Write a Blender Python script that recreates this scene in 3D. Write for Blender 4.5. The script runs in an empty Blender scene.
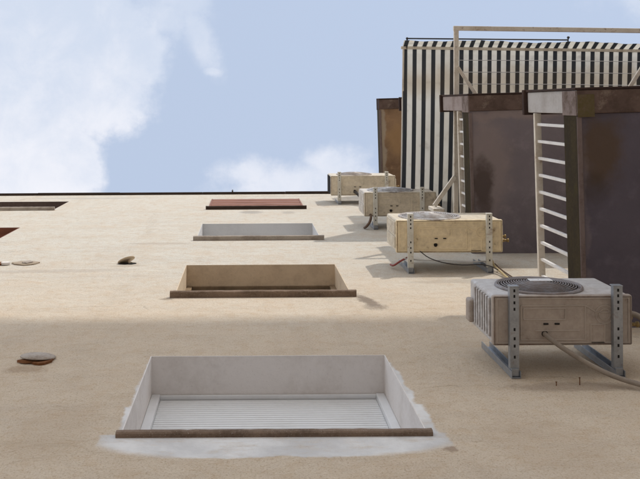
import bpy, bmesh, math, random
from mathutils import Vector, Matrix
random.seed(7)
R = math.radians
CAMZ = 1.6           # eye height; "D" below is metres above the eye
WALLN = 1.483        # eye to wall
FPX = 900.0

scn = bpy.context.scene
col = scn.collection

def V(x, n, D):
    """x to the right, n metres out from the facade, D metres above the eye"""
    return Vector((x, -n, CAMZ + D))

# ------------------------------------------------------------------ node helpers
class NT:
    def __init__(self, nt):
        self.nt = nt
    def n(self, t, **kw):
        nd = self.nt.nodes.new(t)
        for k, v in kw.items(): setattr(nd, k, v)
        return nd
    def link(self, a, b): self.nt.links.new(a, b)
    def put(self, sock, v):
        if isinstance(v, (int, float)): sock.default_value = v
        elif isinstance(v, (tuple, list)):
            sock.default_value = tuple(v) if len(v) == len(sock.default_value) else tuple(v) + (1,)
        else: self.link(v, sock)
    def m(self, op, a, b=0.0, c=None, clamp=False):
        nd = self.n('ShaderNodeMath', operation=op); nd.use_clamp = clamp
        self.put(nd.inputs[0], a); self.put(nd.inputs[1], b)
        if c is not None: self.put(nd.inputs[2], c)
        return nd.outputs[0]
    def mix(self, f, a, b, mode='MIX'):
        nd = self.n('ShaderNodeMix', data_type='RGBA', blend_type=mode)
        self.put(nd.inputs[0], f); self.put(nd.inputs[6], a); self.put(nd.inputs[7], b)
        return nd.outputs[2]
    def noise(self, vec, scale, detail=4, rough=.55, dist=0.0, out=0):
        nd = self.n('ShaderNodeTexNoise')
        self.link(vec, nd.inputs['Vector'])
        nd.inputs['Scale'].default_value = scale; nd.inputs['Detail'].default_value = detail
        nd.inputs['Roughness'].default_value = rough; nd.inputs['Distortion'].default_value = dist
        return nd.outputs[out]
    def ramp(self, v, a, b, lo=0.0, hi=1.0):
        nd = self.n('ShaderNodeMapRange', interpolation_type='SMOOTHSTEP')
        self.put(nd.inputs[0], v)
        for i, x in zip((1, 2, 3, 4), (a, b, lo, hi)): nd.inputs[i].default_value = x
        return nd.outputs[0]
    def scale(self, vec, s):
        nd = self.n('ShaderNodeVectorMath', operation='MULTIPLY')
        self.link(vec, nd.inputs[0]); nd.inputs[1].default_value = s
        return nd.outputs[0]
    def warp(self, vec, scale, amp, detail=3):
        c = self.noise(vec, scale, detail, .6, out=1)
        a = self.n('ShaderNodeVectorMath', operation='SUBTRACT'); self.link(c, a.inputs[0]); a.inputs[1].default_value = (.5, .5, .5)
        b = self.n('ShaderNodeVectorMath', operation='SCALE'); self.link(a.outputs[0], b.inputs[0]); b.inputs['Scale'].default_value = amp
        d = self.n('ShaderNodeVectorMath', operation='ADD'); self.link(vec, d.inputs[0]); self.link(b.outputs[0], d.inputs[1])
        return d.outputs[0]
    def sep(self, vec):
        s = self.n('ShaderNodeSeparateXYZ'); self.link(vec, s.inputs[0]); return s.outputs
    def ell(self, u, v, cu, cv, ru, rv, ang=0.0):
        """1 at the centre of an ellipse, 0 on its rim, negative outside"""
        du = self.m('SUBTRACT', u, cu); dv = self.m('SUBTRACT', v, cv)
        c, s = math.cos(ang), math.sin(ang)
        a = self.m('ADD', self.m('MULTIPLY', du, c / ru), self.m('MULTIPLY', dv, s / ru))
        b = self.m('ADD', self.m('MULTIPLY', du, -s / rv), self.m('MULTIPLY', dv, c / rv))
        r = self.m('SQRT', self.m('ADD', self.m('MULTIPLY', a, a), self.m('MULTIPLY', b, b)))
        return self.m('SUBTRACT', 1.0, r)
    def rect(self, u, v, u0, u1, v0, v1):
        """positive inside a rectangle (metres to the nearest side)"""
        a = self.m('MINIMUM', self.m('SUBTRACT', u, u0), self.m('SUBTRACT', u1, u))
        b = self.m('MINIMUM', self.m('SUBTRACT', v, v0), self.m('SUBTRACT', v1, v))
        return self.m('MINIMUM', a, b)

def material(name):
    mt = bpy.data.materials.new(name); mt.use_nodes = True
    t = NT(mt.node_tree); bs = mt.node_tree.nodes['Principled BSDF']
    tc = t.n('ShaderNodeTexCoord')
    return mt, t, bs, tc.outputs['Object']

def bump(t, bs, h, strength, dist):
    b = t.n('ShaderNodeBump'); b.inputs['Strength'].default_value = strength; b.inputs['Distance'].default_value = dist
    t.link(h, b.inputs['Height']); t.link(b.outputs[0], bs.inputs['Normal'])

def worn(name, base, dirt, amount=.4, scale=3.0, rough=.6, metal=0.0, bumpd=.002, bscale=60, stretch=(1, 1, 1), spots=None, spotamt=.0, rust=None, rustamt=0.0):
    """a painted or raw surface with blotches of dirt, specks and rust"""
    mt, t, bs, v = material(name)
    v2 = t.scale(v, stretch)
    n1 = t.noise(v2, scale, 6, .62)
    n2 = t.noise(v, scale * 9, 4, .6)
    f = t.m('MULTIPLY', t.ramp(t.m('ADD', t.m('MULTIPLY', n1, .75), t.m('MULTIPLY', n2, .25)), .42, .68), amount)
    c = t.mix(f, base, dirt)
    if spots:
        n3 = t.noise(v, scale * 22, 3, .7)
        c = t.mix(t.m('MULTIPLY', t.ramp(n3, .58, .72), spotamt), c, spots)
    if rust:
        n4 = t.noise(v2, scale * 2.6, 7, .72)
        c = t.mix(t.m('MULTIPLY', t.ramp(n4, .56, .68), rustamt), c, rust)
    t.link(c, bs.inputs['Base Color'])
    t.link(t.ramp(n1, .3, .7, rough - .1, min(1, rough + .12)), bs.inputs['Roughness'])
    bs.inputs['Metallic'].default_value = metal
    if rough >= .75: bs.inputs['Specular IOR Level'].default_value = .12
    if bumpd: bump(t, bs, t.noise(v, bscale, 5, .6), .6, bumpd)
    return mt

# ------------------------------------------------------------------ mesh helper
class MB:
    def __init__(self, org=Vector((0, 0, 0))):
        self.bm = bmesh.new(); self.org = Vector(org)
    def _take(self, tmp, mi=0, smooth=False):
        me = bpy.data.meshes.new('t'); 
        for f in tmp.faces: f.material_index = mi; f.smooth = smooth
        tmp.to_mesh(me); tmp.free(); self.bm.from_mesh(me); bpy.data.meshes.remove(me)
    def box(self, x0, x1, n0, n1, d0, d1, bev=0.0, mi=0, seg=2, left=None):
        t = bmesh.new()
        a, b = V(x0, n1, d0), V(x1, n0, d1)
        bmesh.ops.create_cube(t, size=1)
        for v in t.verts:
            v.co = Vector((a.x + (v.co.x + .5) * (b.x - a.x), a.y + (v.co.y + .5) * (b.y - a.y), a.z + (v.co.z + .5) * (b.z - a.z)))
        if bev: bmesh.ops.bevel(t, geom=list(t.edges), offset=bev, segments=seg, affect='EDGES', profile=.5)
        self._take(t, mi)
        if left is not None:
            self.bm.faces.ensure_lookup_table()
            for f in self.bm.faces:
                f.normal_update()
                if f.normal.x < -.9 and abs(f.calc_center_median().x - a.x) < .004: f.material_index = left
        return self
    def bar(self, p, q, w, h, up=Vector((0, 0, 1)), bev=0.0, mi=0):
        """a straight bar of w x h between two points"""
        d = (q - p); L = d.length; d.normalize()
        s = d.cross(up).normalized(); u = s.cross(d).normalized()
        t = bmesh.new(); bmesh.ops.create_cube(t, size=1)
        for v in t.verts:
            v.co = p + d * ((v.co.x + .5) * L) + s * (v.co.y * w) + u * (v.co.z * h)
        bmesh.ops.recalc_face_normals(t, faces=t.faces)
        if bev: bmesh.ops.bevel(t, geom=list(t.edges), offset=bev, segments=2, affect='EDGES', profile=.5)
        self._take(t, mi); return self
    def tube(self, pts, r, seg=10, mi=0, smooth_path=0, caps=True):
        pts = [Vector(p) for p in pts]
        for _ in range(smooth_path):           # Chaikin, ends kept
            q = [pts[0]]
            for a, b in zip(pts, pts[1:]): q += [a * .75 + b * .25, a * .25 + b * .75]
            pts = q + [pts[-1]]
        t = bmesh.new(); rings = []; ref = None
        for i, p in enumerate(pts):
            d = (pts[min(i + 1, len(pts) - 1)] - pts[max(i - 1, 0)]).normalized()
            if ref is None: ref = d.orthogonal().normalized()
            ref = (ref - d * ref.dot(d)).normalized(); s = d.cross(ref)
            rr = r(i / (len(pts) - 1)) if callable(r) else r
            rings.append([t.verts.new(p + (ref * math.cos(2 * math.pi * k / seg) + s * math.sin(2 * math.pi * k / seg)) * rr) for k in range(seg)])
        for A, B in zip(rings, rings[1:]):
            for k in range(seg): t.faces.new((A[k], A[(k + 1) % seg], B[(k + 1) % seg], B[k]))
        if caps: t.faces.new(rings[0][::-1]); t.faces.new(rings[-1])
        self._take(t, mi, True); return self
    def lathe(self, c, axis, prof, seg=40, mi=0, smooth=True, sx=1.0):
        """prof: (radius, height along axis) pairs"""
        axis = axis.normalized(); ref = axis.orthogonal().normalized(); s = axis.cross(ref)
        t = bmesh.new(); rings = []
        for r, h in prof:
            if r < 1e-5: rings.append([t.verts.new(c + axis * h)])
            else: rings.append([t.verts.new(c + axis * h + (ref * math.cos(2 * math.pi * k / seg) * sx + s * math.sin(2 * math.pi * k / seg)) * r) for k in range(seg)])
        for A, B in zip(rings, rings[1:]):
            for k in range(seg):
                a0, a1 = A[k % len(A)], A[(k + 1) % len(A)]; b0, b1 = B[k % len(B)], B[(k + 1) % len(B)]
                fs = [a0]
                for x in (a1, b1, b0):
                    if x not in fs: fs.append(x)
                if len(fs) > 2: t.faces.new(fs)
        bmesh.ops.recalc_face_normals(t, faces=t.faces)
        self._take(t, mi, smooth); return self
    def prism(self, poly, ext, mi=0):
        """a planar outline pushed along ext"""
        t = bmesh.new()
        A = [t.verts.new(Vector(p)) for p in poly]; B = [t.verts.new(Vector(p) + ext) for p in poly]
        t.faces.new(A); t.faces.new(B[::-1])
        for i in range(len(A)): t.faces.new((A[i], B[i], B[(i + 1) % len(A)], A[(i + 1) % len(A)]))
        bmesh.ops.recalc_face_normals(t, faces=t.faces)
        self._take(t, mi); return self
    def build(self, name, mats, parent=None):
        for v in self.bm.verts: v.co -= self.org
        me = bpy.data.meshes.new(name); self.bm.to_mesh(me); self.bm.free()
        for m in (mats if isinstance(mats, (list, tuple)) else [mats]): me.materials.append(m)
        o = bpy.data.objects.new(name, me); col.objects.link(o)
        if parent is None: o.location = self.org
        else: o.parent = parent
        return o

def tag(o, label=None, cat=None, group=None, kind=None):
    for k, v in (('label', label), ('category', cat), ('group', group), ('kind', kind)):
        if v: o[k] = v
    return o
def thing(name, loc, label, cat, group=None):
    o = bpy.data.objects.new(name, None); col.objects.link(o); o.location = loc
    o.empty_display_size = .2
    return tag(o, label, cat, group)

# ------------------------------------------------------------------ facade openings
WX0, WX1 = -.587, .804
OPEN = [  # x0, x1, D sill underside, D top
    (WX0, WX1, 4.03, 5.34), (WX0, WX1, 6.97, 8.40), (WX0, WX1, 9.93, 11.34), (WX0, WX1, 12.90, 14.15)]
LX0, LX1 = -4.25, -2.82
OPENL = [(LX0, LX1, 4.0, 5.2), (LX0, LX1, 6.97, 8.15), (LX0, LX1, 9.9, 11.1), (LX0, LX1, 12.93, 14.12)]
FLOOR = [5.96, 8.96, 11.95, 14.93]       # balcony undersides
ROOF = 15.10

# ------------------------------------------------------------------ materials
def wall_mat():
    mt, t, bs, v = material('stucco')
    s = t.sep(v); X = s[0]; D = t.m('SUBTRACT', s[2], CAMZ)
    big = t.noise(v, .55, 5, .6); med = t.noise(v, 2.4, 6, .62); fine = t.noise(v, 120, 3, .7); grit = t.noise(v, 38, 4, .65)
    streak = t.noise(t.scale(v, (1.6, 1, .16)), 2.2, 6, .62)
    hz = t.noise(t.scale(v, (.25, 1, 2.4)), 1.6, 5, .6)
    up = t.ramp(t.m('ADD', D, t.m('MULTIPLY', t.m('SUBTRACT', big, .5), 4.0)), 5.0, 9.5)
    base = t.mix(up, C_WALL_LOW, C_WALL_HIGH)
    base = t.mix(t.m('MULTIPLY', t.ramp(med, .42, .7), .34), base, (.56, .435, .31))
    base = t.mix(t.m('MULTIPLY', t.ramp(hz, .5, .78), .17), base, (.37, .33, .30))
    base = t.mix(t.m('MULTIPLY', t.ramp(streak, .52, .78), .22), base, (.30, .245, .19))
    # grains of darker and ochre sand in the render coat
    peb = t.noise(v, 80, 2, .5); mott = t.noise(v, 11, 5, .7)
    base = t.mix(t.m('MULTIPLY', t.ramp(mott, .46, .66), .34), base, (.50, .355, .215))
    base = t.mix(t.m('MULTIPLY', t.ramp(grit, .52, .68), .24), base, (.42, .29, .17))
    base = t.mix(t.m('MULTIPLY', t.ramp(peb, .56, .68), .42), base, (.33, .215, .12))
    base = t.mix(t.m('MULTIPLY', t.ramp(fine, .54, .66), .45), base, (.26, .20, .15))
    base = t.mix(t.m('MULTIPLY', t.ramp(fine, .46, .34), .40), base, (.72, .66, .58))
    # hairline cracks and trowel sweeps
    cw = t.warp(v, 1.7, .5, 6)
    vo = t.n('ShaderNodeTexVoronoi', feature='DISTANCE_TO_EDGE'); t.link(t.scale(cw, (.55, .55, .9)), vo.inputs['Vector']); vo.inputs['Scale'].default_value = .8
    crk = t.m('MULTIPLY', t.ramp(vo.outputs['Distance'], .0045, .001), t.ramp(t.noise(v, .9, 3, .5), .55, .66))
    base = t.mix(t.m('MULTIPLY', crk, .30), base, (.20, .16, .125))
    trw = t.noise(t.scale(t.warp(v, 1.2, .8, 3), (.8, 1, 3.2)), 4.5, 6, .7)
    base = t.mix(t.m('MULTIPLY', t.ramp(trw, .52, .78), .13), base, (.68, .62, .55))
    # fresh bluish filler smeared round the lowest window
    w = t.warp(v, 4.2, .13, 7); ws = t.sep(w); wX = ws[0]; wD = t.m('SUBTRACT', ws[2], CAMZ)
    r1 = t.m('MINIMUM', t.rect(wX, wD, -.68, .885, 3.80, 4.07), t.m('MULTIPLY', t.ell(wX, wD, .105, 4.02, .84, .265), .12))
    r2 = t.rect(wX, wD, -.61, .855, 4.0, 4.45)
    r3 = t.rect(wX, wD, -.585, .835, 4.3, 5.2)
    rr = t.m('MAXIMUM', r1, t.m('MAXIMUM', r2, r3))
    pm = t.m('MULTIPLY', t.ramp(rr, -.006, .016), t.ramp(t.noise(t.scale(v, (.6, 1, 1.4)), 9, 7, .7), .30, .52, .45, 1.0))
    base = t.mix(pm, base, t.mix(t.ramp(med, .35, .65), (.57, .56, .55), (.76, .75, .73)))
    # stains with a shape of their own
    for cx, cd, rx, rd, a, colr, am in STAINS:
        e = t.ell(wX, wD, cx, cd, rx, rd, a)
        e = t.m('ADD', e, t.m('MULTIPLY', t.m('SUBTRACT', grit, .5), .9))
        base = t.mix(t.m('MULTIPLY', t.ramp(e, .0, .55), am), base, colr)
    t.link(base, bs.inputs['Base Color'])
    bs.inputs['Roughness'].default_value = .93; bs.inputs['Specular IOR Level'].default_value = .15
    h = t.m('ADD', t.m('MULTIPLY', fine, .35), t.m('ADD', t.m('MULTIPLY', grit, .7), t.m('ADD', t.m('MULTIPLY', med, 2.4), t.m('MULTIPLY', trw, 2.0))))
    h = t.m('ADD', t.m('MULTIPLY', h, t.m('SUBTRACT', 1.0, t.m('MULTIPLY', pm, .5))), t.m('SUBTRACT', t.m('MULTIPLY', pm, 1.2), t.m('MULTIPLY', crk, .6)))
    bump(t, bs, h, .75, .012)
    return mt
C_WALL_LOW = (.605, .505, .385); C_WALL_HIGH = (.62, .595, .528)
STAINS = [ # cx, cD, rx, rD, angle, colour, amount
    (.90, 6.82, .07, .30, .25, (.17, .13, .10), .75),      # run below the end of the second sill
    (.93, 6.62, .12, .14, 0, (.24, .20, .16), .5),
    (-.63, 6.93, .07, .05, 0, (.20, .15, .10), .6),
    (.87, 3.88, .04, .05, 0, (.24, .16, .11), .6),
    (.03, 12.55, .22, .22, 0, (.30, .28, .26), .6),
    (.55, 12.5, .12, .2, 0, (.32, .30, .28), .45),
    (-.95, 9.75, .5, .10, 0, (.42, .36, .30), .5),
    (-1.75, 8.15, .9, .12, .05, (.40, .35, .30), .45),
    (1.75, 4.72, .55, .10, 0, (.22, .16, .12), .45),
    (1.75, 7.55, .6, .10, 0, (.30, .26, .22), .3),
    (-1.26, 5.1, .16, .10, 0, (.30, .20, .12), .5),
    (-1.12, 8.38, .2, .06, 0, (.36, .29, .22), .5),
    (-.9, 4.1, .25, .5, 0, (.44, .33, .22), .25),
    (-2.6, 14.6, 1.4, .12, 0, (.40, .38, .36), .5),
    (.6, 14.75, 1.1, .10, 0, (.42, .40, .37), .45),
    (1.3, 3.9, .35, .5, .3, (.42, .31, .21), .25),
    (1.95, 4.15, .12, .25, 0, (.20, .17, .15), .55),
]
M = {}
M['wall'] = wall_mat()
M['plaster_tan'] = worn('tan_plaster', (.70, .58, .43), (.46, .36, .26), .55, 3, .9, bumpd=.004, bscale=70, spots=(.25, .2, .15), spotamt=.3)
M['plaster_white'] = worn('white_filler', (.76, .72, .69), (.58, .53, .49), .6, 3.5, .85, bumpd=.005, bscale=30, spots=(.4, .36, .33), spotamt=.25)
M['plaster_grey'] = worn('grey_plaster', (.58, .58, .58), (.47, .47, .47), .5, 3, .9, bumpd=.003, bscale=60)
M['plaster_brown'] = worn('dark_brown_paint', (.12, .085, .075), (.20, .15, .12), .6, 3, .8, bumpd=.003)
M['sill'] = worn('weathered_stone', (.23, .165, .12), (.10, .07, .05), .9, 7, .85, bumpd=.003, bscale=40, stretch=(.5, 1, 1), spots=(.40, .35, .30), spotamt=.85)
M['sill_pale'] = worn('pale_stone', (.40, .35, .30), (.22, .18, .15), .8, 5, .85, bumpd=.003, bscale=40, spots=(.16, .13, .1), spotamt=.4)
M['pvc'] = worn('white_pvc', (.80, .81, .82), (.64, .63, .61), .4, 4, .45, bumpd=0)
M['pvc_dirty'] = worn('greyed_pvc', (.32, .30, .27), (.18, .16, .14), .6, 4, .55, bumpd=0)
M['redwood'] = worn('red_brown_paint', (.26, .098, .052), (.13, .052, .032), .7, 8, .6, bumpd=.001, stretch=(.3, 1, 2))
M['tan_wood'] = worn('stained_tan_frame', (.27, .20, .13), (.15, .11, .07), .7, 6, .8, bumpd=.001)
M['coping'] = worn('dark_roof_edge', (.055, .038, .03), (.03, .024, .02), .6, 3, .8)
M['galv'] = worn('galvanised_steel', (.38, .40, .43), (.22, .23, .23), .6, 9, .42, metal=.75, bumpd=.0006, bscale=90, rust=(.20, .11, .06), rustamt=.35)
M['galv_pale'] = worn('pale_painted_steel', (.70, .69, .62), (.50, .46, .37), .6, 7, .6, bumpd=.0006, rust=(.24, .13, .07), rustamt=.5)
M['slot'] = worn('painted_hollow_dark', (.02, .019, .018), (.035, .03, .028), .5, 9, .9, bumpd=0)  # near-black, painted in for the dark inside openings; also the coil
M['rail'] = worn('chalky_white_paint', (.76, .70, .60), (.54, .45, .34), .7, 6, .6, bumpd=.001, rust=(.25, .14, .08), rustamt=.55)
M['baluster'] = worn('white_bar_paint', (.80, .78, .75), (.58, .54, .48), .5, 6, .5, bumpd=.0005)
M['hose'] = worn('grey_foam_hose', (.30, .255, .21), (.18, .15, .12), .6, 8, .85, bumpd=.003, bscale=50)
M['hose_dark'] = worn('dark_rubber', (.045, .04, .038), (.10, .085, .07), .5, 8, .7, bumpd=.001)
M['copper'] = worn('tarnished_copper', (.17, .11, .075), (.10, .07, .05), .6, 12, .5, metal=.5, bumpd=0)
M['yellow'] = worn('yellowed_plastic_pipe', (.56, .45, .24), (.42, .32, .17), .6, 6, .6, bumpd=0)
M['red'] = worn('red_cable_sheath', (.27, .045, .03), (.16, .04, .03), .5, 9, .5, bumpd=0)
M['rust'] = worn('rusty_iron', (.20, .085, .035), (.09, .045, .025), .8, 14, .9, bumpd=.003, bscale=80)
M['cap'] = worn('weathered_cap', (.42, .37, .32), (.24, .19, .15), .8, 9, .75, bumpd=.002, bscale=60, rust=(.22, .11, .05), rustamt=.4)
M['vent_patch'] = worn('brownish_mortar', (.40, .33, .25), (.24, .18, .13), .7, 9, .9, bumpd=.004)
M['fan_grey'] = worn('grey_fan_blades', (.27, .27, .28), (.18, .18, .18), .5, 8, .6, bumpd=0)
M['brass'] = worn('dull_brass', (.34, .24, .10), (.16, .11, .06), .6, 20, .45, metal=.7, bumpd=0)
M['black_metal'] = worn('black_metal', (.025, .025, .028), (.06, .05, .045), .4, 9, .5, bumpd=0)
M['wire'] = worn('grey_line', (.52, .52, .52), (.38, .37, .36), .4, 9, .6, bumpd=0)
M['sticker'] = worn('white_sticker', (.75, .75, .76), (.6, .6, .6), .3, 9, .5, bumpd=0)
M['edge'] = worn('mossy_slab_edge', (.040, .030, .018), (.075, .058, .030), .8, 4, .9, bumpd=.004, bscale=40, stretch=(1, .35, 1), rust=(.07, .055, .018), rustamt=.6)
M['drip'] = worn('limed_edge', (.20, .155, .145), (.09, .062, .05), .8, 5, .9, bumpd=.003, stretch=(1, .4, 1))
M['fascia'] = worn('dark_fascia', (.05, .032, .028), (.09, .06, .045), .6, 4, .85, bumpd=.003)
M['end_grey'] = worn('grey_end_paint', (.50, .48, .465), (.33, .29, .265), .6, 5, .8, bumpd=.003, bscale=30)
M['end_brown'] = worn('faded_brown_end_paint', (.36, .30, .28), (.20, .15, .13), .7, 5, .85, bumpd=.003, bscale=30)
M['slab_end'] = worn('patchy_slab_end', (.25, .20, .185), (.11, .08, .06), .9, 9, .9, bumpd=.004, bscale=30, rust=(.12, .10, .04), rustamt=.6)
M['beam'] = worn('brown_beam_paint', (.15, .105, .088), (.075, .052, .043), .85, 3, .85, bumpd=.004, bscale=30, rust=(.27, .21, .17), rustamt=.6)
M['moss'] = worn('mossy_corner', (.12, .095, .045), (.17, .125, .10), .9, 6, .95, bumpd=.004)

def soffit_mat(name, base, dark, blobs):
    """stained underside of a balcony; blobs in metres from the slab's left wall corner: x, n, rx, rn, colour, amount"""
    mt, t, bs, v = material(name)
    w = t.warp(v, 4.5, .16, 6); s = t.sep(w); x = s[0]; n = t.m('MULTIPLY', s[1], -1.0)
    big = t.noise(v, 1.3, 6, .6); med = t.noise(v, 6, 6, .65); fine = t.noise(v, 70, 3, .6)
    c = t.mix(t.ramp(big, .34, .72), base, dark)
    c = t.mix(t.m('MULTIPLY', t.ramp(med, .5, .72), .35), c, tuple(k * 1.5 for k in base))
    for bx, bn, rx, rn, cc, am in blobs:
        e = t.m('ADD', t.ell(x, n, bx, bn, rx, rn), t.m('MULTIPLY', t.m('SUBTRACT', med, .5), .8))
        c = t.mix(t.m('MULTIPLY', t.ramp(e, -.12, .55), am), c, cc)
    t.link(c, bs.inputs['Base Color']); bs.inputs['Roughness'].default_value = .85; bs.inputs['Specular IOR Level'].default_value = .2
    bump(t, bs, t.m('ADD', fine, t.m('MULTIPLY', med, 3)), .5, .004)
    return mt

def awning_mat(name, per, off):
    mt, t, bs, v = material(name)
    x = t.sep(v)[0]; n = t.m('MULTIPLY', t.sep(v)[1], -1)
    f = t.m('FRACT', t.m('DIVIDE', t.m('ADD', x, off + 20 * per), per))
    dark = t.m('MULTIPLY', t.ramp(f, .535, .555), t.ramp(f, .995, .975))
    big = t.noise(v, 2.0, 5, .6); med = t.noise(v, 9, 5, .6)
    white = t.mix(t.m('MULTIPLY', t.ramp(big, .4, .7), .35), (.88, .87, .83), (.74, .69, .60))
    band = t.m('ADD', t.ell(x, n, 1.2, 1.72, 4.5, .30), t.m('MULTIPLY', t.m('SUBTRACT', big, .5), 1.4))
    white = t.mix(t.m('MULTIPLY', t.ramp(band, .1, .8), .3), white, (.58, .46, .31))
    blk = t.mix(t.m('MULTIPLY', t.ramp(band, .1, .8), .7), (.12, .132, .148), (.155, .135, .115))
    c = t.mix(dark, white, blk)
    c = t.mix(t.m('MULTIPLY', t.ramp(med, .52, .75), .2), c, (.25, .21, .17))
    t.link(c, bs.inputs['Base Color']); bs.inputs['Roughness'].default_value = .85
    tr = t.n('ShaderNodeBsdfTranslucent'); t.link(c, tr.inputs['Color'])
    mx = t.n('ShaderNodeMixShader'); mx.inputs[0].default_value = .6
    out = mt.node_tree.nodes['Material Output']
    t.link(bs.outputs[0], mx.inputs[1]); t.link(tr.outputs[0], mx.inputs[2]); t.link(mx.outputs[0], out.inputs['Surface'])
    bump(t, bs, t.noise(v, 160, 2, .5), .3, .001)
    return mt

def casing_mat(name, base, dirt, rust, ramt):
    mt, t, bs, v = material(name)
    n1 = t.noise(v, 4.0, 6, .65); n2 = t.noise(v, 22, 5, .65); n3 = t.noise(t.scale(v, (1, 1, .25)), 9, 5, .7)
    c = t.mix(t.m('MULTIPLY', t.ramp(n1, .40, .68), .6), base, dirt)
    c = t.mix(t.m('MULTIPLY', t.ramp(n3, .55, .75), .4), c, tuple(k * .6 for k in dirt))
    c = t.mix(t.m('MULTIPLY', t.ramp(t.m('ADD', t.m('MULTIPLY', n2, .6), t.m('MULTIPLY', n1, .4)), .57, .68), ramt), c, rust)
    # grime gathers along pressed edges: pointiness picks out the rims of the sheet metal
    g = t.n('ShaderNodeNewGeometry')
    ao = t.ramp(g.outputs['Pointiness'], .515, .60)
    c = t.mix(t.m('MULTIPLY', t.m('MULTIPLY', ao, t.ramp(n2, .35, .6)), .55), c, rust)
    t.link(c, bs.inputs['Base Color']); t.link(t.ramp(n1, .3, .7, .38, .62), bs.inputs['Roughness'])
    bump(t, bs, n1, .25, .006)
    return mt

# ------------------------------------------------------------------ the building
bld = thing('apartment_building', V(0, 0, -CAMZ), 'beige plastered apartment building seen straight up, with stacked windows and brown balconies', 'building')
O = bld.location
XL, XR, ZB = -16.0, 20.0, -CAMZ
xs = sorted({XL, XR, WX0, WX1, LX0, LX1}); ds = sorted({ZB, ROOF} | {d for o in OPEN + OPENL for d in o[2:]})
mb = MB(O); t = bmesh.new(); cache = {}
def vv(x, n, d):
    k = (round(x, 4), round(n, 4), round(d, 4))
    if k not in cache: cache[k] = t.verts.new(V(x, n, d))
    return cache[k]
def hole(x, d): return any(o[0] < x < o[1] and o[2] < d < o[3] for o in OPEN + OPENL)
for a, b in zip(xs, xs[1:]):
    for c, d in zip(ds, ds[1:]):
        if not hole((a + b) / 2, (c + d) / 2): t.faces.new((vv(a, 0, c), vv(b, 0, c), vv(b, 0, d), vv(a, 0, d)))
DEPTH = .34
for x0, x1, d0, d1 in OPEN + OPENL:
    zz = [d for d in ds if d0 <= d <= d1]
    t.faces.new([vv(x0, 0, d1), vv(x1, 0, d1), vv(x1, -DEPTH, d1), vv(x0, -DEPTH, d1)])
    t.faces.new([vv(x0, 0, d0), vv(x0, -DEPTH, d0), vv(x1, -DEPTH, d0), vv(x1, 0, d0)])
    for e, f in zip(zz, zz[1:]):
        t.faces.new([vv(x0, 0, e), vv(x0, 0, f), vv(x0, -DEPTH, f), vv(x0, -DEPTH, e)])
        t.faces.new([vv(x1, 0, f), vv(x1, 0, e), vv(x1, -DEPTH, e), vv(x1, -DEPTH, f)])
mb._take(t)
mb.box(XL, XR, -11, -DEPTH - .004, ZB, ROOF)
wall = mb.build('wall', M['wall'], bld)

mb = MB(O)
for i in range(26):                        # roof edge in short lengths, each a hair out of line
    a = XL + (XR - XL) * i / 26; b = XL + (XR - XL) * (i + 1) / 26 - .0008
    j = random.uniform(-.004, .004)
    mb.box(a, b, -.4, .045 + j, ROOF + .003, ROOF + .028 + j, .006)
mb.build('roof_coping', M['coping'], bld)
MB(O).tube([V(-.27, -.05, ROOF + .05), V(-.27, .05, ROOF + .06), V(-.27, .06, ROOF + .10)], .014).build('pipe_stub', M['black_metal'], bld)

def liner(x0, x1, d0, d1, dep, mat, th=.006, base=True):
    """plaster or paint skin lining the opening, 6 mm proud of the raw reveal"""
    m = MB(O)
    m.box(x0, x1, -dep, .002, d1 - th, d1 - .0005)
    m.box(x0 + .0005, x0 + th, -dep, .002, d0 + .05, d1 - th)
    m.box(x1 - th, x1 - .0005, -dep, .002, d0 + .05, d1 - th)
    return m
def slats(x0, x1, d0, d1, n, step, bow=.006):
    m = MB(O); d = d0
    while d < d1 - .004:
        e = min(d + step, d1)
        m.prism([V(x0, n, d + .004), V(x0, n + bow, d + step * .25), V(x0, n + bow, d + step * .7), V(x0, n, e - .004), V(x0, n - .008, e - .002), V(x0, n - .008, d + .004)], Vector((x1 - x0, 0, 0)))
        d = e
    return m
def sill(x0, x1, d, out, th, mat, par, inner=.30, rough=.0014):
    m = MB(O); t = bmesh.new(); N = 40; rows = []
    rnd = random.Random(int(d * 100))
    for i in range(N + 1):
        x = x0 + (x1 - x0) * i / N; j = rnd.uniform(-rough, rough); k = rnd.uniform(-rough, rough)
        rows.append([t.verts.new(V(x, n, dd)) for n, dd in ((-inner, d + .004), (out + j - .006, d + j * .7), (out + j, d + .008), (out + k, d + th - .008), (out + k - .006, d + th), (-inner, d + th + .02))])
    for A, B in zip(rows, rows[1:]):
        for q in range(6): t.faces.new((A[q], B[q], B[(q + 1) % 6], A[(q + 1) % 6]))
    t.faces.new(rows[0][::-1]); t.faces.new(rows[-1])
    bmesh.ops.recalc_face_normals(t, faces=t.faces); m._take(t)
    return m.build('sill', mat, par)

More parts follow.
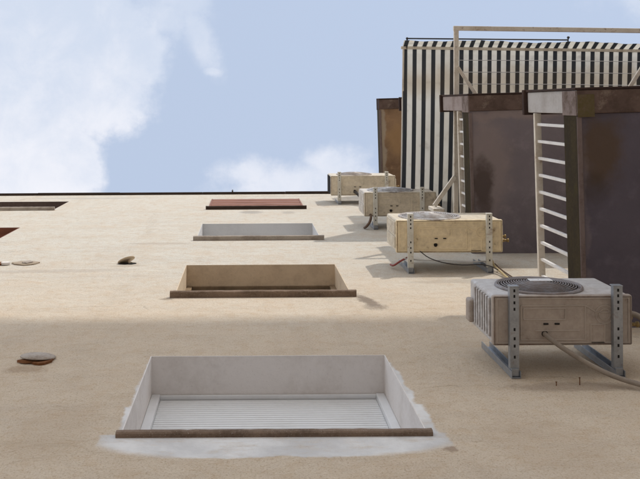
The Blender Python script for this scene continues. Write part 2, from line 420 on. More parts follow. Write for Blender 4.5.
def window(o, kind, lab):
    x0, x1, d0, d1 = o
    skin = {'white': M['plaster_white'], 'tan': M['plaster_tan'], 'grey': M['plaster_grey'], 'red': M['redwood'], 'brown': M['plaster_brown'], 'redbrown': M['redwood']}[kind]
    dep = {'red': -.012, 'tan': .205, 'brown': .24, 'redbrown': .24}.get(kind, .235)
    w = liner(x0, x1, d0, d1, DEPTH, skin).build('window', skin, bld); tag(w, lab)
    fm = M['pvc'] if kind in ('white', 'grey') else (M['redwood'] if kind in ('red', 'redbrown') else M['pvc_dirty'] if kind != 'tan' else M['tan_wood'])
    f = MB(O); a, b = x0 + .007, x1 - .007
    fw = .05 if kind != 'red' else .022
    f.box(a, a + fw, -dep - .06, -dep + .014, d0 + .06, d1 - .008, .003)
    f.box(b - fw, b, -dep - .06, -dep + .014, d0 + .06, d1 - .008, .003)
    f.box(a + fw, b - fw, -dep - .06, -dep + .010, d1 - .026, d1 - .008, .003)
    f.build('frame', fm, w)
    slats(a + fw + .002, b - fw - .002, d0 + .06, d1 - .048, -dep - .02, .034 if kind != 'red' else .30, .005 if kind != 'red' else .035).build('shutter', fm, w)
    MB(O).box(a + fw + .001, b - fw - .001, -dep - .10, -dep - .062, d0 + .06, d1 - .010).build('painted_dark_backing', M['slot'], w)  # near-black panel: the unlit room behind the slats, put into its colour
    sx = .028 if kind != 'white' else .016
    sill(x0 - sx, x1 + sx, d0, .05 if kind != 'white' else .024, .042, M['coping'] if kind == 'red' else M['sill'] if kind in ('white', 'tan') else M['sill_pale'], w)
    return w
window(OPEN[0], 'white', 'window with white filler round it and a closed white roller shutter')
window(OPEN[1], 'tan', 'window with bare tan plaster reveals')
window(OPEN[2], 'grey', 'window with grey painted reveals')
window(OPEN[3], 'red', 'window with a red brown slatted shutter almost flush with the wall')
window(OPENL[3], 'brown', 'dark brown window just under the roof edge')
window(OPENL[2], 'redbrown', 'red brown window at the left edge')
window(OPENL[1], 'brown', None); window(OPENL[0], 'redbrown', None)

# balconies ------------------------------------------------------------
BX, BW, BN = 2.205, 6.4, 1.575
def balcony(i, d, ptop, rtop, end, soff, xoff=0.0, rails=True):
    bx = BX + xoff
    org = V(bx, 0, d)
    def loc(mbx): mbx.org = org; return mbx
    m = MB(org)
    m.box(bx, bx + BW, -.16, 1.415, d, d + .24, mi=0, left=1)
    b = m.build('balcony', [soff, M['edge']], bld)
    b.location = org - O; b.rotation_euler.z = -R(1.25)
    def sub(m, name, mat):
        o = m.build(name, mat, b); return o
    # drip moulding along the left edge
    e = MB(org); e.box(bx + .0, bx + .032, .02, 1.40, d - .010, d - .0005, .003); sub(e, 'drip_edge', M['drip'])
    p = MB(org)
    p.box(bx, bx + BW, 1.417, BN, d - .014, d + ptop, .008, left=1)
    if rails: pe = MB(org); pe.box(bx - .006, bx + .01, 1.405, BN - .004, d - .010, d + .25, .003); sub(pe, 'slab_end', M['slab_end'])
    fp = sub(p, 'front_panel', [M['beam'], end])
    for f in fp.data.polygons:
        if f.normal.x < -.6 and f.center.x < .01: f.material_index = 1
    c = MB(org)
    c.box(bx - (.03 if rails else .004), bx + BW, 1.40, BN + .02, d + ptop + .002, d + ptop + .05, .006)
    c.box(bx - (.012 if rails else .003), bx + BW, BN + .001, BN + .016, d - .02, d + ptop, .003)
    sub(c, 'coping', M['fascia'])
    if i == 1: mo = MB(org); mo.box(bx + .004, bx + .115, 1.395, BN - .03, d - .02, d - .0145, .002); sub(mo, 'corner_patch', M['moss'])
    if rails:
        r = MB(org); r.bar(V(bx + .01, .0, d + rtop), V(bx + .01, 1.415, d + rtop), .050, .035, bev=.004); sub(r, 'top_rail', M['rail'])
        k = 0; n = .06
        while n < 1.38:
            q = MB(org); q.bar(V(bx + .012, n, d + .24), V(bx + .012, n, d + rtop - .015), .021, .021, up=Vector((0, 1, 0)), bev=.002)
            sub(q, 'baluster', M['baluster']); n += .127
    return b
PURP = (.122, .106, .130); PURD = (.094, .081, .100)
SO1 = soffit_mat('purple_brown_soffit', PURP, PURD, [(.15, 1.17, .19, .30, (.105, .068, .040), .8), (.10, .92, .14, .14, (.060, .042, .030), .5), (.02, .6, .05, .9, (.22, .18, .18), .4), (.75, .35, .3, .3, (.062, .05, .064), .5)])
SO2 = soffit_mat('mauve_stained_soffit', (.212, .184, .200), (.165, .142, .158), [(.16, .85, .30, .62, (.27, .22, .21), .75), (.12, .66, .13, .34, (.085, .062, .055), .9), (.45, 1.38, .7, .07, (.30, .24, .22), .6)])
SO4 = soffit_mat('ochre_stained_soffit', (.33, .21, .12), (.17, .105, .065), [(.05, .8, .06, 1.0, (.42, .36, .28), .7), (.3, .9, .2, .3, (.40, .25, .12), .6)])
balcony(1, FLOOR[0], 1.03, .84, M['end_grey'], SO1)
balcony(2, FLOOR[1], 1.16, .42, M['end_brown'], SO2, .02)
balcony(3, FLOOR[2], .80, .6, M['end_brown'], SO1)
b4 = balcony(4, FLOOR[3], .22, .3, M['fascia'], SO4, .0, rails=False)

# ------------------------------------------------------------------ awning
AX0, AX1 = 1.90, 7.4
AN0, AN1, AD0, AD1 = .02, 2.19, 11.30, 11.05
aw = thing('awning', V(AX0, AN0, AD0), 'large black and white striped awning stretched out below the top balcony', 'awning')
PER = .115
amat = awning_mat('striped_canvas', PER, .052)
def cloth():
    m = MB(V(AX0, AN0, AD0)); t = bmesh.new(); NX, NN = 180, 24; g = []
    for i in range(NX + 1):
        x = AX0 + (AX1 - AX0) * i / NX; row = []
        for j in range(NN + 1):
            f = j / NN; n = AN0 + (AN1 - AN0) * f; d = AD0 + (AD1 - AD0) * f
            d += -.035 * math.sin(math.pi * f) + .006 * math.sin(x * 5.1 + f * 3) * math.sin(math.pi * f)
            n2 = n - (x - AX0) * math.tan(R(1.1)) * f
            row.append(t.verts.new(V(x, n2, d)))
        g.append(row)
    for A, B in zip(g, g[1:]):
        for j in range(NN): t.faces.new((A[j], B[j], B[j + 1], A[j + 1]))
    for f in t.faces: f.normal_update()
    m._take(t, 0, True); return m.build('canopy', amat, aw)
cl = cloth()
so = cl.modifiers.new('thickness', 'SOLIDIFY'); so.thickness = .002
def nf(x): return AN1 - (x - AX0) * math.tan(R(1.1))
def valance():
    m = MB(V(AX0, AN0, AD0)); t = bmesh.new(); NX, NJ = 480, 6; g = []
    for i in range(NX + 1):
        x = AX0 + (AX1 - AX0) * i / NX; row = []
        sc = .007 * abs(math.sin(math.pi * (x - AX0) / PER)) + .003 * math.sin(x * 3.3)
        for j in range(NJ + 1):
            f = j / NJ; dr = (.125 + sc) * f
            out = .065 * f + .010 * math.sin(x * 5.0) * f + .004 * math.sin(x * 23) * f
            row.append(t.verts.new(V(x, nf(x) + .012 + out, AD1 - .01 - dr)))
        g.append(row)
    for A, B in zip(g, g[1:]):
        for j in range(NJ): t.faces.new((A[j], B[j], B[j + 1], A[j + 1]))
    m._take(t, 0, True); return m.build('valance', amat, aw)
va = valance(); so = va.modifiers.new('thickness', 'SOLIDIFY'); so.thickness = .002
ao = V(AX0, AN0, AD0)
MB(ao).bar(V(AX0 - .02, nf(AX0) - .005, AD1 - .012), V(AX1, nf(AX1) - .005, AD1 - .012), .035, .03, bev=.006).build('front_bar', M['rail'], aw)
MB(ao).tube([V(AX0 - .02, .06, AD0 + .02), V(AX1, .02, AD0 + .02)], .045, 14).build('roller', M['rail'], aw)
r = MB(ao)
y0 = 2.295
r.tube([V(AX0 + .05, y0, 11.0), V(AX0 + 2.02, y0 - .03, 11.0)], .009, 8)
rod = r.build('rod', M['black_metal'], aw)
for x in (AX0 + .05, AX0 + 2.02):
    k = MB(ao)
    k.lathe(V(x, y0, 11.0), Vector((0, 0, 1)), [(0, -.02), (.013, -.016), (.017, 0), (.013, .016), (0, .02)], 14)
    k.tube([V(x, y0, 11.0), V(x, 2.17, 11.03)], .008, 8)
    k.build('rod_end', M['black_metal'], rod)
MB(ao).bar(V(AX0 + .010, .05, AD0 - .01), V(AX0 + .010, nf(AX0), AD1 - .02), .018, .02).build('side_hem', M['rail'], aw)

# ------------------------------------------------------------------ drying rack over the second balcony
RD = 9.86
rk = thing('drying_rack', V(2.28, .3, RD), 'white painted steel drying rack reaching out past the upper balcony front', 'drying rack')
ro = rk.location
NF = 2.32
def rbar(name, a, b, w=.05, mat=None): return MB(ro).bar(a, b, w, w * .8, bev=.004).build(name, mat or M['rail'], rk)
rbar('side_arm', V(2.27, .30, RD), V(2.285, NF - .025, RD))
rbar('side_arm', V(4.50, .30, RD), V(4.50, NF - .06, RD))
rbar('front_bar', V(2.255, NF, RD), V(4.55, NF - .045, RD))
rbar('brace', V(2.29, 1.90, RD - .02), V(2.62, 1.40, RD - .02), .035)
rbar('brace', V(4.49, 2.16, RD - .02), V(4.02, 1.42, RD - .02), .04)
rbar('brace', V(2.26, .70, RD - .02), V(2.03, .38, RD - .02), .045)
MB(ro).box(1.98, 2.10, .33, .37, RD - .22, RD + .06, .004).build('mounting_plate', M['rail'], rk)
MB(ro).bar(V(2.04, .0, RD - .08), V(2.04, .36, RD - .08), .04, .04).build('wall_bracket', M['rail'], rk)
for n in (1.97, 1.84, 1.71, 1.57):
    MB(ro).tube([V(2.29, n, RD), V(3.4, n - .012, RD - .012), V(4.5, n - .035, RD)], .0035, 6).build('drying_line', M['wire'], rk)

# ------------------------------------------------------------------ air conditioners
def aircon(x0, x1, n0, n1, db, h, arms, ftop, rgrille, gx, colr, tcol, dirt, rust, ramt, label, grille_mat, arm_mat, side='louvre', badge=True, lift=.04, slots=True, gout=.03):
    c = V((x0 + x1) / 2, (n0 + n1) / 2, db)
    th = thing('air_conditioner', c, label, 'air conditioner', 'air conditioning units on wall brackets')
    cm = casing_mat('painted_casing', colr, dirt, rust, ramt * .5); tm = casing_mat('grimy_tray', tcol, tuple(k * .74 for k in tcol), rust, ramt)
    sealm = worn('grimy_seam', tuple(k * .55 for k in tcol), rust, 1.0, 5, .85, bumpd=0)
    gm = casing_mat('grille_paint', grille_mat, tuple(k * .7 for k in grille_mat), rust, ramt * .6)
    m = MB(c)
    m.box(x0 + .004, x1 - .004, n0 + .004, n1 - .004, db + .03, db + h, .016, seg=3)      # body
    cas = m.build('casing', cm, th)
    # pressed bottom tray with its ribs and drain holes
    b = MB(c)
    b.box(x0, x1, n0, n1, db, db + .045, .012, seg=3)
    w, dp = x1 - x0, n1 - n0
    def rib(xa, na, xb, nb, wd=.007):
        b.bar(V(xa, na, db - .0005), V(xb, nb, db - .0005), wd, .007, bev=.002)
    def loop(ax, bx, an, bn, cut=.0):
        X0, X1, N0, N1 = x0 + w * ax, x0 + w * bx, n0 + dp * an, n0 + dp * bn
        rib(X0, N0, X1, N0); rib(X0, N1, X1, N1); rib(X0, N0, X0, N1); rib(X1, N0, X1, N1)
    loop(.03, .97, .06, .94)
    loop(.20, .66, .12, .80)
    loop(.22, .52, .52, .74); loop(.70, .80, .06, .42)
    rib(x0 + w * .30, n0 + dp * .30, x0 + w * .62, n0 + dp * .30); rib(x0 + w * .66, n0 + dp * .80, x0 + w * .74, n0 + dp * .66); rib(x0 + w * .74, n0 + dp * .66, x0 + w * .93, n0 + dp * .66)
    tray = b.build('bottom_tray', tm, th)
    for (xa, na, xb, nb) in ((.012, .03, .988, .03), (.012, .97, .988, .97), (.012, .03, .012, .97), (.988, .03, .988, .97)):
        sm_ = MB(c); sm_.bar(V(x0 + w * xa, n0 + dp * na, db + .0005), V(x0 + w * xb, n0 + dp * nb, db + .0005), .006, .004); sm_.build('seam', sealm, tray)
    hb = MB(c)
    for ux, un in ((.36, .42), (.44, .42)):
        hs = MB(c); hs.box(x0 + w * ux, x0 + w * ux + .028, n0 + dp * un, n0 + dp * un + .009, db - .006, db - .0012, .002); hs.build('drain_slit', M['slot'], tray)
    hb.lathe(V(x0 + w * .37, n0 + dp * .24, db), Vector((0, 0, -1)), [(0, .004), (.016, .004), (.018, -.002)], 16)
    hb.build('drain_hole', M['slot'], tray)
    for r_ in (.05, .03):
        kn = MB(c)
        if r_ * 2 > dp * .5: continue
        for q in range(24):
            a, a2 = 2 * math.pi * q / 24, 2 * math.pi * (q + 1) / 24
            cx, cn = x0 + w * .80, n0 + dp * .62
            kn.bar(V(cx + r_ * math.cos(a), cn + r_ * math.sin(a), db - .001), V(cx + r_ * math.cos(a2), cn + r_ * math.sin(a2), db - .001), .006, .006)
        kn.build('knockout_ring', tm, tray)
    # fan grille: dark well, concentric rings, spokes
    cd = db + h * .5; cx = gx; out = Vector((0, -1, 0))
    g = MB(c); cen = V(cx, n1 - .004, cd)
    def dome(r): return gout * (1 - (r / rgrille) ** 2.4) + .006
    nr = 15
    for i in range(nr):
        r_ = rgrille * (.16 + .84 * i / (nr - 1))
        hh = dome(r_); mr = .0030 if i < nr - 1 else .010
        pr = [(r_ + mr * math.cos(a), hh + mr * math.sin(a)) for a in [2 * math.pi * q / 6 for q in range(7)]]
        g.lathe(cen, out, pr, 56)
    for q in range(28):
        a = 2 * math.pi * q / 28
        pts = [cen + Vector((math.cos(a) * r_, 0, math.sin(a) * r_)) + out * (dome(r_) - .004) for r_ in (rgrille * .15, rgrille * .45, rgrille * .75, rgrille)]
        g.tube(pts, .0028, 4)
    g.lathe(cen, out, [(rgrille * 1.0, -.002), (rgrille * 1.04, -.002), (rgrille * 1.04, .010), (rgrille * 1.0, .012)], 56)
    fg = g.build('fan_grille', gm, th)
    MB(c).lathe(cen, out, [(0, .0055), (rgrille * .99, .0055), (rgrille * .99, -.003)], 48).build('fan_well', M['slot'] if badge else M['fan_grey'], fg)
    hub = MB(c); hub.lathe(cen, out, [(0, dome(0) + .006), (rgrille * .15, dome(0) + .004), (rgrille * .17, dome(0) - .006)], 32)
    hub.build('hub', gm, fg)
    if badge: 
        MB(c).box(cx - .055, cx + .075, n1 + dome(.08) - .001, n1 + dome(.08) + .004, cd - .035, cd + .03, .002).build('badge', M['sticker'], fg)
    # left end: louvres
    if side == 'louvre':
        s = MB(c); s.box(x0 - .002, x0 + .0035, n0 + dp * .16, n1 - .03, db + .07, db + h * .72, .001)
        well = s.build('side_vent', M['slot'], th)
        k = 6
        for i in range(k + 1):
            d = db + .07 + (h * .72 - .07) * i / k
            f = MB(c); f.box(x0 - .008, x0 + .003, n0 + dp * .14, n1 - .022, d - .014, d + .014, .003)
            f.build('louvre', cm, well)
        MB(c).box(x0 - .034, x0 + .002, n0 + dp * .12, n0 + dp * .62, db + h * .76, db + h * .93, .014, seg=3).build('side_handle', tm, th)
    elif side == 'grid':
        s = MB(c)
        s.box(x0 - .004, x0 + .003, n0 + dp * .12, n0 + dp * .46, db + .06, db + h - .05, .004); s.build('side_panel', cm, th); s = MB(c)
        s.box(x0 - .004, x0 + .003, n0 + dp * .54, n0 + dp * .92, db + .06, db + h - .05, .004)
        s.build('side_panel', cm, th)
    else:
        s = MB(c); s.box(x0 - .003, x0 + .0035, n0 + .02, n1 - .02, db + .05, db + h - .03, .001); s.build('coil', M['slot'], th)
    # service cover and valves at the right end
    s = MB(c); s.box(x1 - .003, x1 + .03, n0 + dp * .25, n0 + dp * .8, db + .10, db + h * .6, .01); sv = s.build('service_cover', cm, th)
    for dd, nn in ((.13, .30), (.22, .38)):
        v_ = MB(c); p = V(x1 + .028, n0 + dp * nn, db + dd)
        v_.lathe(p, Vector((1, 0, 0)), [(0, -.01), (.016, -.01), (.016, .018), (.011, .02), (.011, .045), (.017, .047), (.017, .06), (0, .062)], 12)
        v_.build('valve', M['brass'], sv)
    # brackets: arm under the tray + rail up the wall
    for ax in arms:
        k = MB(c); aw_ = .050; d1 = db - .003; d0 = db - lift; th_ = .004
        # arm: an upside-down channel, slotted underside
        k.box(ax - aw_ / 2, ax + aw_ / 2, .045, n1 + .055, d0, d0 + th_ + .004, .0015)
        k.box(ax - aw_ / 2, ax - aw_ / 2 + th_, .045, n1 + .055, d0 + .009, d1, .001)
        k.box(ax + aw_ / 2 - th_, ax + aw_ / 2, .045, n1 + .055, d0 + .009, d1, .001)
        k.box(ax - aw_ / 2 - .002, ax + aw_ / 2 + .002, n1 + .055, n1 + .060, d0, d1 + .012, .001)
        br = k.build('bracket', arm_mat, th)
        for nn in [n1 + .035, n1 + .005, n1 - .03, n1 - .065] + [n0 + q for q in (.10, .05, .01)] + [.11]:
            s = MB(c); s.box(ax - .005, ax + .005, nn - .008, nn + .008, d0 - .0012, d0 + .001, .0003); s.build('slot', M['slot'], br)
        w_ = MB(c)
        w_.box(ax - .026, ax + .026, .002, .007, d0 - .03, db + ftop, .001)
        w_.box(ax - .026, ax - .022, .007, .040, d0 - .03, db + ftop, .001)
        w_.box(ax + .022, ax + .026, .007, .040, d0 - .03, db + ftop, .001)
        w_.box(ax - .021, ax + .021, .009, .05, d0 - .012, d0 + .05, .002)
        w_.build('wall_rail', M['galv'], br)
        p_ = MB(c); 
        p_.lathe(V(ax, n0 + dp * .12, db - .0035), Vector((0, 0, -1)), [(0, -.004), (.019, -.004), (.022, .02), (0, .022)], 12)
        p_.build('rubber_foot', M['hose_dark'], br)
    return th, cas

aircon(1.334, 2.10, .160, .435, 4.93, .52, (1.441, 2.005), .56, .235, 1.668, (.62, .615, .61), (.44, .375, .32), (.44, .39, .35), (.16, .10, .07), .55,
       'lowest and nearest air conditioner, greyish beige with side louvres, in the shade', (.27, .255, .26), M['galv'], 'louvre', True)
aircon(1.304, 2.25, .173, .463, 7.97, .56, (1.427, 2.122), .45, .27, 1.655, (.76, .70, .57), (.88, .745, .50), (.56, .46, .31), (.24, .145, .075), .85,
       'yellowed cream air conditioner, second above the shaded grey one', (.66, .66, .67), M['galv_pale'], 'grid', False, gout=.030)
aircon(1.385, 2.25, .150, .440, 10.78, .56, (1.515, 2.075), .45, .27, 1.74, (.70, .66, .60), (.76, .67, .52), (.50, .44, .36), (.17, .125, .09), .7,
       'greyish cream air conditioner just above the yellowed one', (.62, .63, .65), M['galv_pale'], 'grid', False, gout=.028)
aircon(1.238, 2.21, .126, .425, 13.54, .56, (1.365, 2.075), .45, .26, 1.62, (.76, .71, .60), (.84, .75, .59), (.56, .48, .37), (.22, .15, .09), .5,
       'highest air conditioner, pale cream with a black end, near the roof edge', (.52, .47, .44), M['galv_pale'], 'coil', False, gout=.03)

# ------------------------------------------------------------------ hoses, pipes and cables
def run(name, pts, r, mat, label, cat, sm=2):
    p0 = V(*pts[0]); m = MB(p0); m.tube([V(*p) for p in pts], r, 12, smooth_path=sm); return tag(m.build(name, mat), label, cat)
run('drain_hose', [(1.617, .226, 4.935), (1.618, .222, 4.90), (1.67, .18, 4.85), (1.80, .10, 4.79), (1.90, .055, 4.73), (2.00, .03, 4.68), (2.10, .025, 4.59), (2.25, .022, 4.45)], .0135, M['hose'],
    'grey foam drain hose hanging from the underside of the lowest air conditioner', 'hose')
run('insulated_pipe', [(2.115, .30, 5.08), (2.18, .30, 5.06), (2.24, .24, 5.0), (2.26, .12, 4.93), (2.20, .04, 4.86), (2.14, .03, 4.74), (2.10, .026, 4.62)], .016, M['hose'],
    'thick wrapped pipe bending from the right end of the lowest air conditioner', 'pipe')
run('red_cable', [(1.29, .03, 8.2), (1.30, .035, 8.10), (1.36, .09, 8.06), (1.43, .13, 8.02)], .009, M['red'], 'short red cable under the left end of the yellowed air conditioner', 'cable')
run('grey_cable', [(1.38, .12, 8.0), (1.55, .11, 7.93), (1.75, .11, 7.95), (1.95, .10, 7.90), (2.10, .10, 7.96), (2.14, .06, 8.02)], .0055, M['wire'], 'thin grey cable sagging under the yellowed air conditioner', 'cable')
run('black_cable', [(1.50, .20, 7.98), (1.60, .12, 7.91), (1.85, .06, 7.96), (2.08, .08, 7.93), (2.20, .03, 7.86), (2.205, .02, 7.6), (2.20, .02, 7.0), (2.2, .02, 6.4)], .0045, M['hose_dark'], 'thin black cable looped under the yellowed air conditioner', 'cable')
run('yellow_pipe', [(2.16, .10, 8.00), (2.17, .05, 7.96), (2.19, .025, 7.80), (2.175, .02, 7.5), (2.16, .02, 7.2), (2.16, .02, 6.6), (2.2, .02, 6.0)], .010, M['yellow'], 'yellowed plastic pipe running down the wall between two air conditioners', 'pipe')
run('copper_pipe', [(2.20, .06, 8.05), (2.215, .03, 7.9), (2.23, .02, 7.6), (2.225, .02, 7.2), (2.23, .02, 6.3)], .006, M['copper'], 'thin brown pipe beside the yellowed pipe on the wall', 'pipe')
run('brown_pipe', [(1.46, .17, 10.79), (1.46, .16, 10.72), (1.44, .10, 10.68), (1.40, .04, 10.70), (1.39, .015, 10.8)], .016, M['copper'], 'short brown pipe under the left end of the greyish cream air conditioner', 'pipe')
run('black_hose', [(1.60, .18, 13.54), (1.61, .18, 13.44), (1.66, .13, 13.36), (1.70, .07, 13.2), (1.71, .02, 13.0)], .024, M['hose_dark'], 'black hose hanging below the highest air conditioner', 'hose')

# nails
for x, d, lab in ((1.742, 4.75, 'small bent nail in the wall below the drain hose'), (1.615, 4.74, 'short rusty nail left of the bent one')):
    m = MB(V(x, 0, d)); L = .035 if x > 1.7 else .016
    m.tube([V(x, -.01, d), V(x, L * .6, d), V(x + .004, L, d + .012)], .0026, 6)
    m.lathe(V(x + .004, L, d + .012), Vector((.1, -1, .2)), [(0, -.002), (.005, -.002), (.005, .002), (0, .003)], 8)
    tag(m.build('nail', M['rust']), lab, 'nail', 'nails below the lowest air conditioner')

# ------------------------------------------------------------------ vents on the left of the wall
def ragged(m, x, d, rx, rd, n0, n1, seed, k=18, mi=0):
    rn = random.Random(seed)
    poly = [V(x + math.cos(2 * math.pi * i / k) * rx * rn.uniform(.8, 1.15), n0, d + math.sin(2 * math.pi * i / k) * rd * rn.uniform(.8, 1.15)) for i in range(k)]
    m.prism(poly, Vector((0, -(n1 - n0), 0)), mi); return m
out = Vector((0, -1, 0))
c = V(-1.245, 0, 5.22)
vt = thing('wall_vent', c, 'round rusty vent cap standing off the shaded wall, lowest at the left', 'vent', 'vents on the left of the wall')
MB(c).lathe(V(-1.245, .020, 5.30), Vector((.06, -1, .10)), [(0, .012), (.05, .011), (.085, .006), (.100, 0), (.104, -.006), (.06, -.004), (0, -.003)], 36).build('cap', M['cap'], vt)
ragged(MB(c), -1.225, 5.26, .085, .085, .001, .014, 3).build('rusty_collar', M['rust'], vt)
MB(c).tube([V(-1.245, 0, 5.29), V(-1.245, .019, 5.295)], .06, 20).build('duct', M['rust'], vt)
m = MB(c); m.prism([V(-1.35, .004, 5.22), V(-1.30, .006, 5.19), V(-1.23, .006, 5.20), V(-1.27, .008, 5.25)], Vector((0, -.012, .01))); m.build('broken_flap', M['rust'], vt)

c = V(-1.16, 0, 8.53)
vt = thing('wall_vent', c, 'tan vent cover tilted open on the sunlit wall', 'vent', 'vents on the left of the wall')
ragged(MB(c), -1.15, 8.50, .085, .05, -.002, .004, 5).build('hole_edge', M['slot'], vt)
MB(c).lathe(V(-1.165, .030, 8.545), Vector((-.34, -.85, .40)), [(0, .008), (.05, .007), (.085, 0), (.083, -.006), (0, -.006)], 28).build('cover', M['plaster_tan'], vt)
MB(c).tube([V(-1.13, -.01, 8.52), V(-1.135, .03, 8.54)], .012, 8).build('hinge', M['plaster_tan'], vt)

c = V(-2.13, 0, 8.52)
vt = thing('wall_vent', c, 'flat plastered over vent patch with crumbled edges near the left edge', 'vent', 'vents on the left of the wall')
ragged(MB(c), -2.12, 8.53, .125, .10, .001, .012, 11).build('patch', M['vent_patch'], vt)
ragged(MB(c), -2.10, 8.53, .05, .06, .013, .022, 12).build('filler', M['cap'], vt)
c = V(-2.37, 0, 8.50)
vt = thing('wall_vent', c, 'broken brown vent stub with a white rim, cut by the left edge', 'vent', 'vents on the left of the wall')
ragged(MB(c), -2.38, 8.50, .09, .07, .001, .016, 21).build('collar', M['rust'], vt)
ragged(MB(c), -2.29, 8.47, .04, .035, .006, .028, 22).build('rim', M['plaster_white'], vt)

# ------------------------------------------------------------------ street below and the block across it (outside the picture, they shade and light the wall)
gm, t, bs, v = material('street_paving')
n1 = t.noise(v, .4, 6, .6); n2 = t.noise(v, 30, 4, .6)
t.link(t.mix(t.ramp(n2, .4, .7), t.mix(t.ramp(n1, .4, .65), (.56, .50, .44), (.47, .42, .37)), (.60, .54, .47)), bs.inputs['Base Color'])
bs.inputs['Roughness'].default_value = .9
bump(t, bs, n2, .5, .01)
g = MB(); bmh = bmesh.new()
vs = [bmh.verts.new(p) for p in ((-400, -400, 0), (400, -400, 0), (400, 400, 0), (-400, 400, 0))]; bmh.faces.new(vs); g._take(bmh)
tag(g.build('ground', gm), kind='structure')

SUN = Vector((.53, -1.0, .50))           # towards the sun
OPPN = 24.0; SHADE_D = 6.28
OPPH = SHADE_D + OPPN * SUN.z / 1.0       # roof height above the eye that puts the shade edge where it falls
opp = thing('apartment_block', V(14, OPPN, -CAMZ), 'ochre apartment block across the street that shades the lower wall', 'building')
oo = opp.location
om = worn('ochre_render', (.48, .37, .26), (.38, .29, .20), .5, .8, .92, bumpd=.004, bscale=20)
b = MB(oo); b.box(7.5, 20.5, OPPN, OPPN + 12, -CAMZ, OPPH - .25); b.build('wall', om, opp)
b = MB(oo); b.box(7.4, 20.6, OPPN - .02, OPPN + 12.1, OPPH - .247, OPPH, .01); b.build('roof_coping', M['plaster_tan'], opp)
for i in range(3):
    for f in range(4):
        x = 9.4 + i * 3.8; d = .4 + f * 3.0
        w = MB(oo); w.box(x, x + 1.3, OPPN - .03, OPPN + .05, d, d + 1.4, .01); w.build('window', M['pvc'], opp)

# ------------------------------------------------------------------ sky
w = bpy.data.worlds.new('World'); scn.world = w; w.use_nodes = True
T = NT(w.node_tree)
bg = w.node_tree.nodes['Background']
sky = T.n('ShaderNodeTexSky', sky_type='NISHITA'); sky.sun_disc = False
az = math.atan2(SUN.x, SUN.y)            # clockwise from +Y
el = math.atan2(SUN.z, math.hypot(SUN.x, SUN.y))
sky.sun_elevation = el; sky.sun_rotation = az
sky.air_density = 1.0; sky.dust_density = 2.0; sky.ozone_density = 1.5
tc = T.n('ShaderNodeTexCoord'); dv = tc.outputs['Generated']
s = T.sep(dv); z = T.m('MAXIMUM', s[2], .06)
u = T.m('DIVIDE', s[0], z); vq = T.m('DIVIDE', s[1], z)       # flat cloud layer: offsets on a plane overhead
cv = T.n('ShaderNodeCombineXYZ'); T.link(u, cv.inputs[0]); T.link(vq, cv.inputs[1])
P = cv.outputs[0]
wp = T.warp(P, 7.0, .05, 6); ws = T.sep(wp); wu, wv = ws[0], ws[1]
f1 = T.noise(P, 9, 9, .6); f2 = T.noise(P, 3.2, 8, .62, .6); f3 = T.noise(T.scale(P, (1, 1, 1)), 26, 8, .65)
def pu(x): return (x - 248) / FPX
def pv(y): return (y - 106) / FPX
def blob(x, y, rx, ry, a=0): return T.ell(wu, wv, pu(x), pv(y), rx / FPX, ry / FPX, a)
big = blob(40, 40, 150, 95)
for q in ((75, 85, 95, 70), (20, 150, 95, 95), (62, 165, 52, 60), (-60, 60, 160, 200), (120, 55, 60, 50)):
    big = T.m('MAXIMUM', big, blob(*q))
dens1 = T.ramp(T.m('ADD', big, T.m('ADD', T.m('MULTIPLY', T.m('SUBTRACT', f1, .5), .9), T.m('MULTIPLY', T.m('SUBTRACT', f3, .5), .55))), .0, .36)
thin = blob(185, -5, 55, 40, .3)
for q in ((200, 35, 24, 60, -.42), (165, 20, 50, 34), (290, 185, 110, 34), (330, 170, 50, 36), (245, 175, 55, 26), (640, -10, 90, 45, .2), (215, 72, 16, 8)):
    thin = T.m('MAXIMUM', thin, blob(*q))
dens2 = T.m('MULTIPLY', T.ramp(T.m('ADD', T.m('SUBTRACT', thin, .06), T.m('ADD', T.m('MULTIPLY', T.m('SUBTRACT', f1, .5), 1.5), T.m('MULTIPLY', T.m('SUBTRACT', f3, .5), .9))), .0, .75), .8)
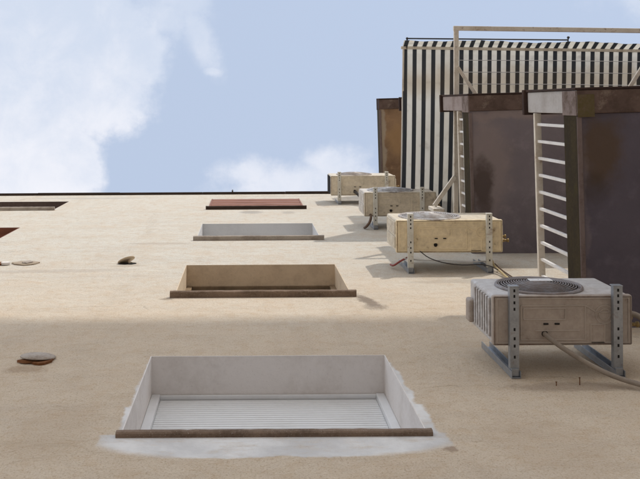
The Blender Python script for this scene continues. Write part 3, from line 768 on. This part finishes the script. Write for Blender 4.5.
# unseen broken cloud added over the rest of the sky, brightened below for fill
far = T.ramp(T.m('SQRT', T.m('ADD', T.m('MULTIPLY', u, u), T.m('MULTIPLY', vq, vq))), .55, .9)
dens3 = T.m('MULTIPLY', far, T.ramp(f2, .46, .60))
dens = T.m('MAXIMUM', dens1, T.m('MAXIMUM', dens2, dens3))
CLOUD_LO = (6.0, 6.7, 8.0); CLOUD_HI = (8.3, 8.4, 9.0); HAZE = (7.1, 8.3, 10.5)
lit = T.ramp(T.m('ADD', T.m('ADD', T.m('MULTIPLY', T.noise(P, 15, 9, .62, .4), .60), T.m('MULTIPLY', T.m('SUBTRACT', f3, .5), .2)), T.m('MULTIPLY', T.m('MULTIPLY', T.m('ADD', vq, .12), 6.0), .25)), .25, .75)
ccol = T.mix(lit, CLOUD_LO, CLOUD_HI)
haze = T.mix(HAZEMIX if 'HAZEMIX' in globals() else .62, sky.outputs[0], HAZE)
ccol = T.mix(far, ccol, (18.5, 18.4, 18.3))       # unseen cloud made brighter than the visible one, as added fill light
fin = T.mix(dens, haze, ccol)
T.link(fin, bg.inputs['Color']); bg.inputs['Strength'].default_value = .10

sl = bpy.data.lights.new('sun', 'SUN'); sl.energy = 1.95; sl.angle = R(.6); sl.color = (1.0, .94, .865)
so = bpy.data.objects.new('sun', sl); col.objects.link(so)
so.rotation_euler = SUN.to_track_quat('Z', 'Y').to_euler(); so.location = (20, -40, 40)

# ------------------------------------------------------------------ camera: straight up beside the wall, lens shifted towards the facade
cd = bpy.data.cameras.new('camera'); cam = bpy.data.objects.new('camera', cd); col.objects.link(cam)
cd.sensor_width = 36; cd.lens = FPX / 640 * 36
cam.location = V(0, WALLN, 0)
cam.rotation_euler = (R(180), 0, R(.35))
cd.shift_x = (320 - 248) / 640; cd.shift_y = -(239.5 - 106) / 640
cd.clip_start = .05; cd.clip_end = 2000
scn.camera = cam

vs = scn.view_settings
vs.view_transform = 'Standard'; vs.look = 'None'; vs.exposure = .12; vs.gamma = 1; vs.use_curve_mapping = False
scn.render.engine = 'CYCLES'
scn.cycles.use_denoising = True
scn.cycles.max_bounces = 8
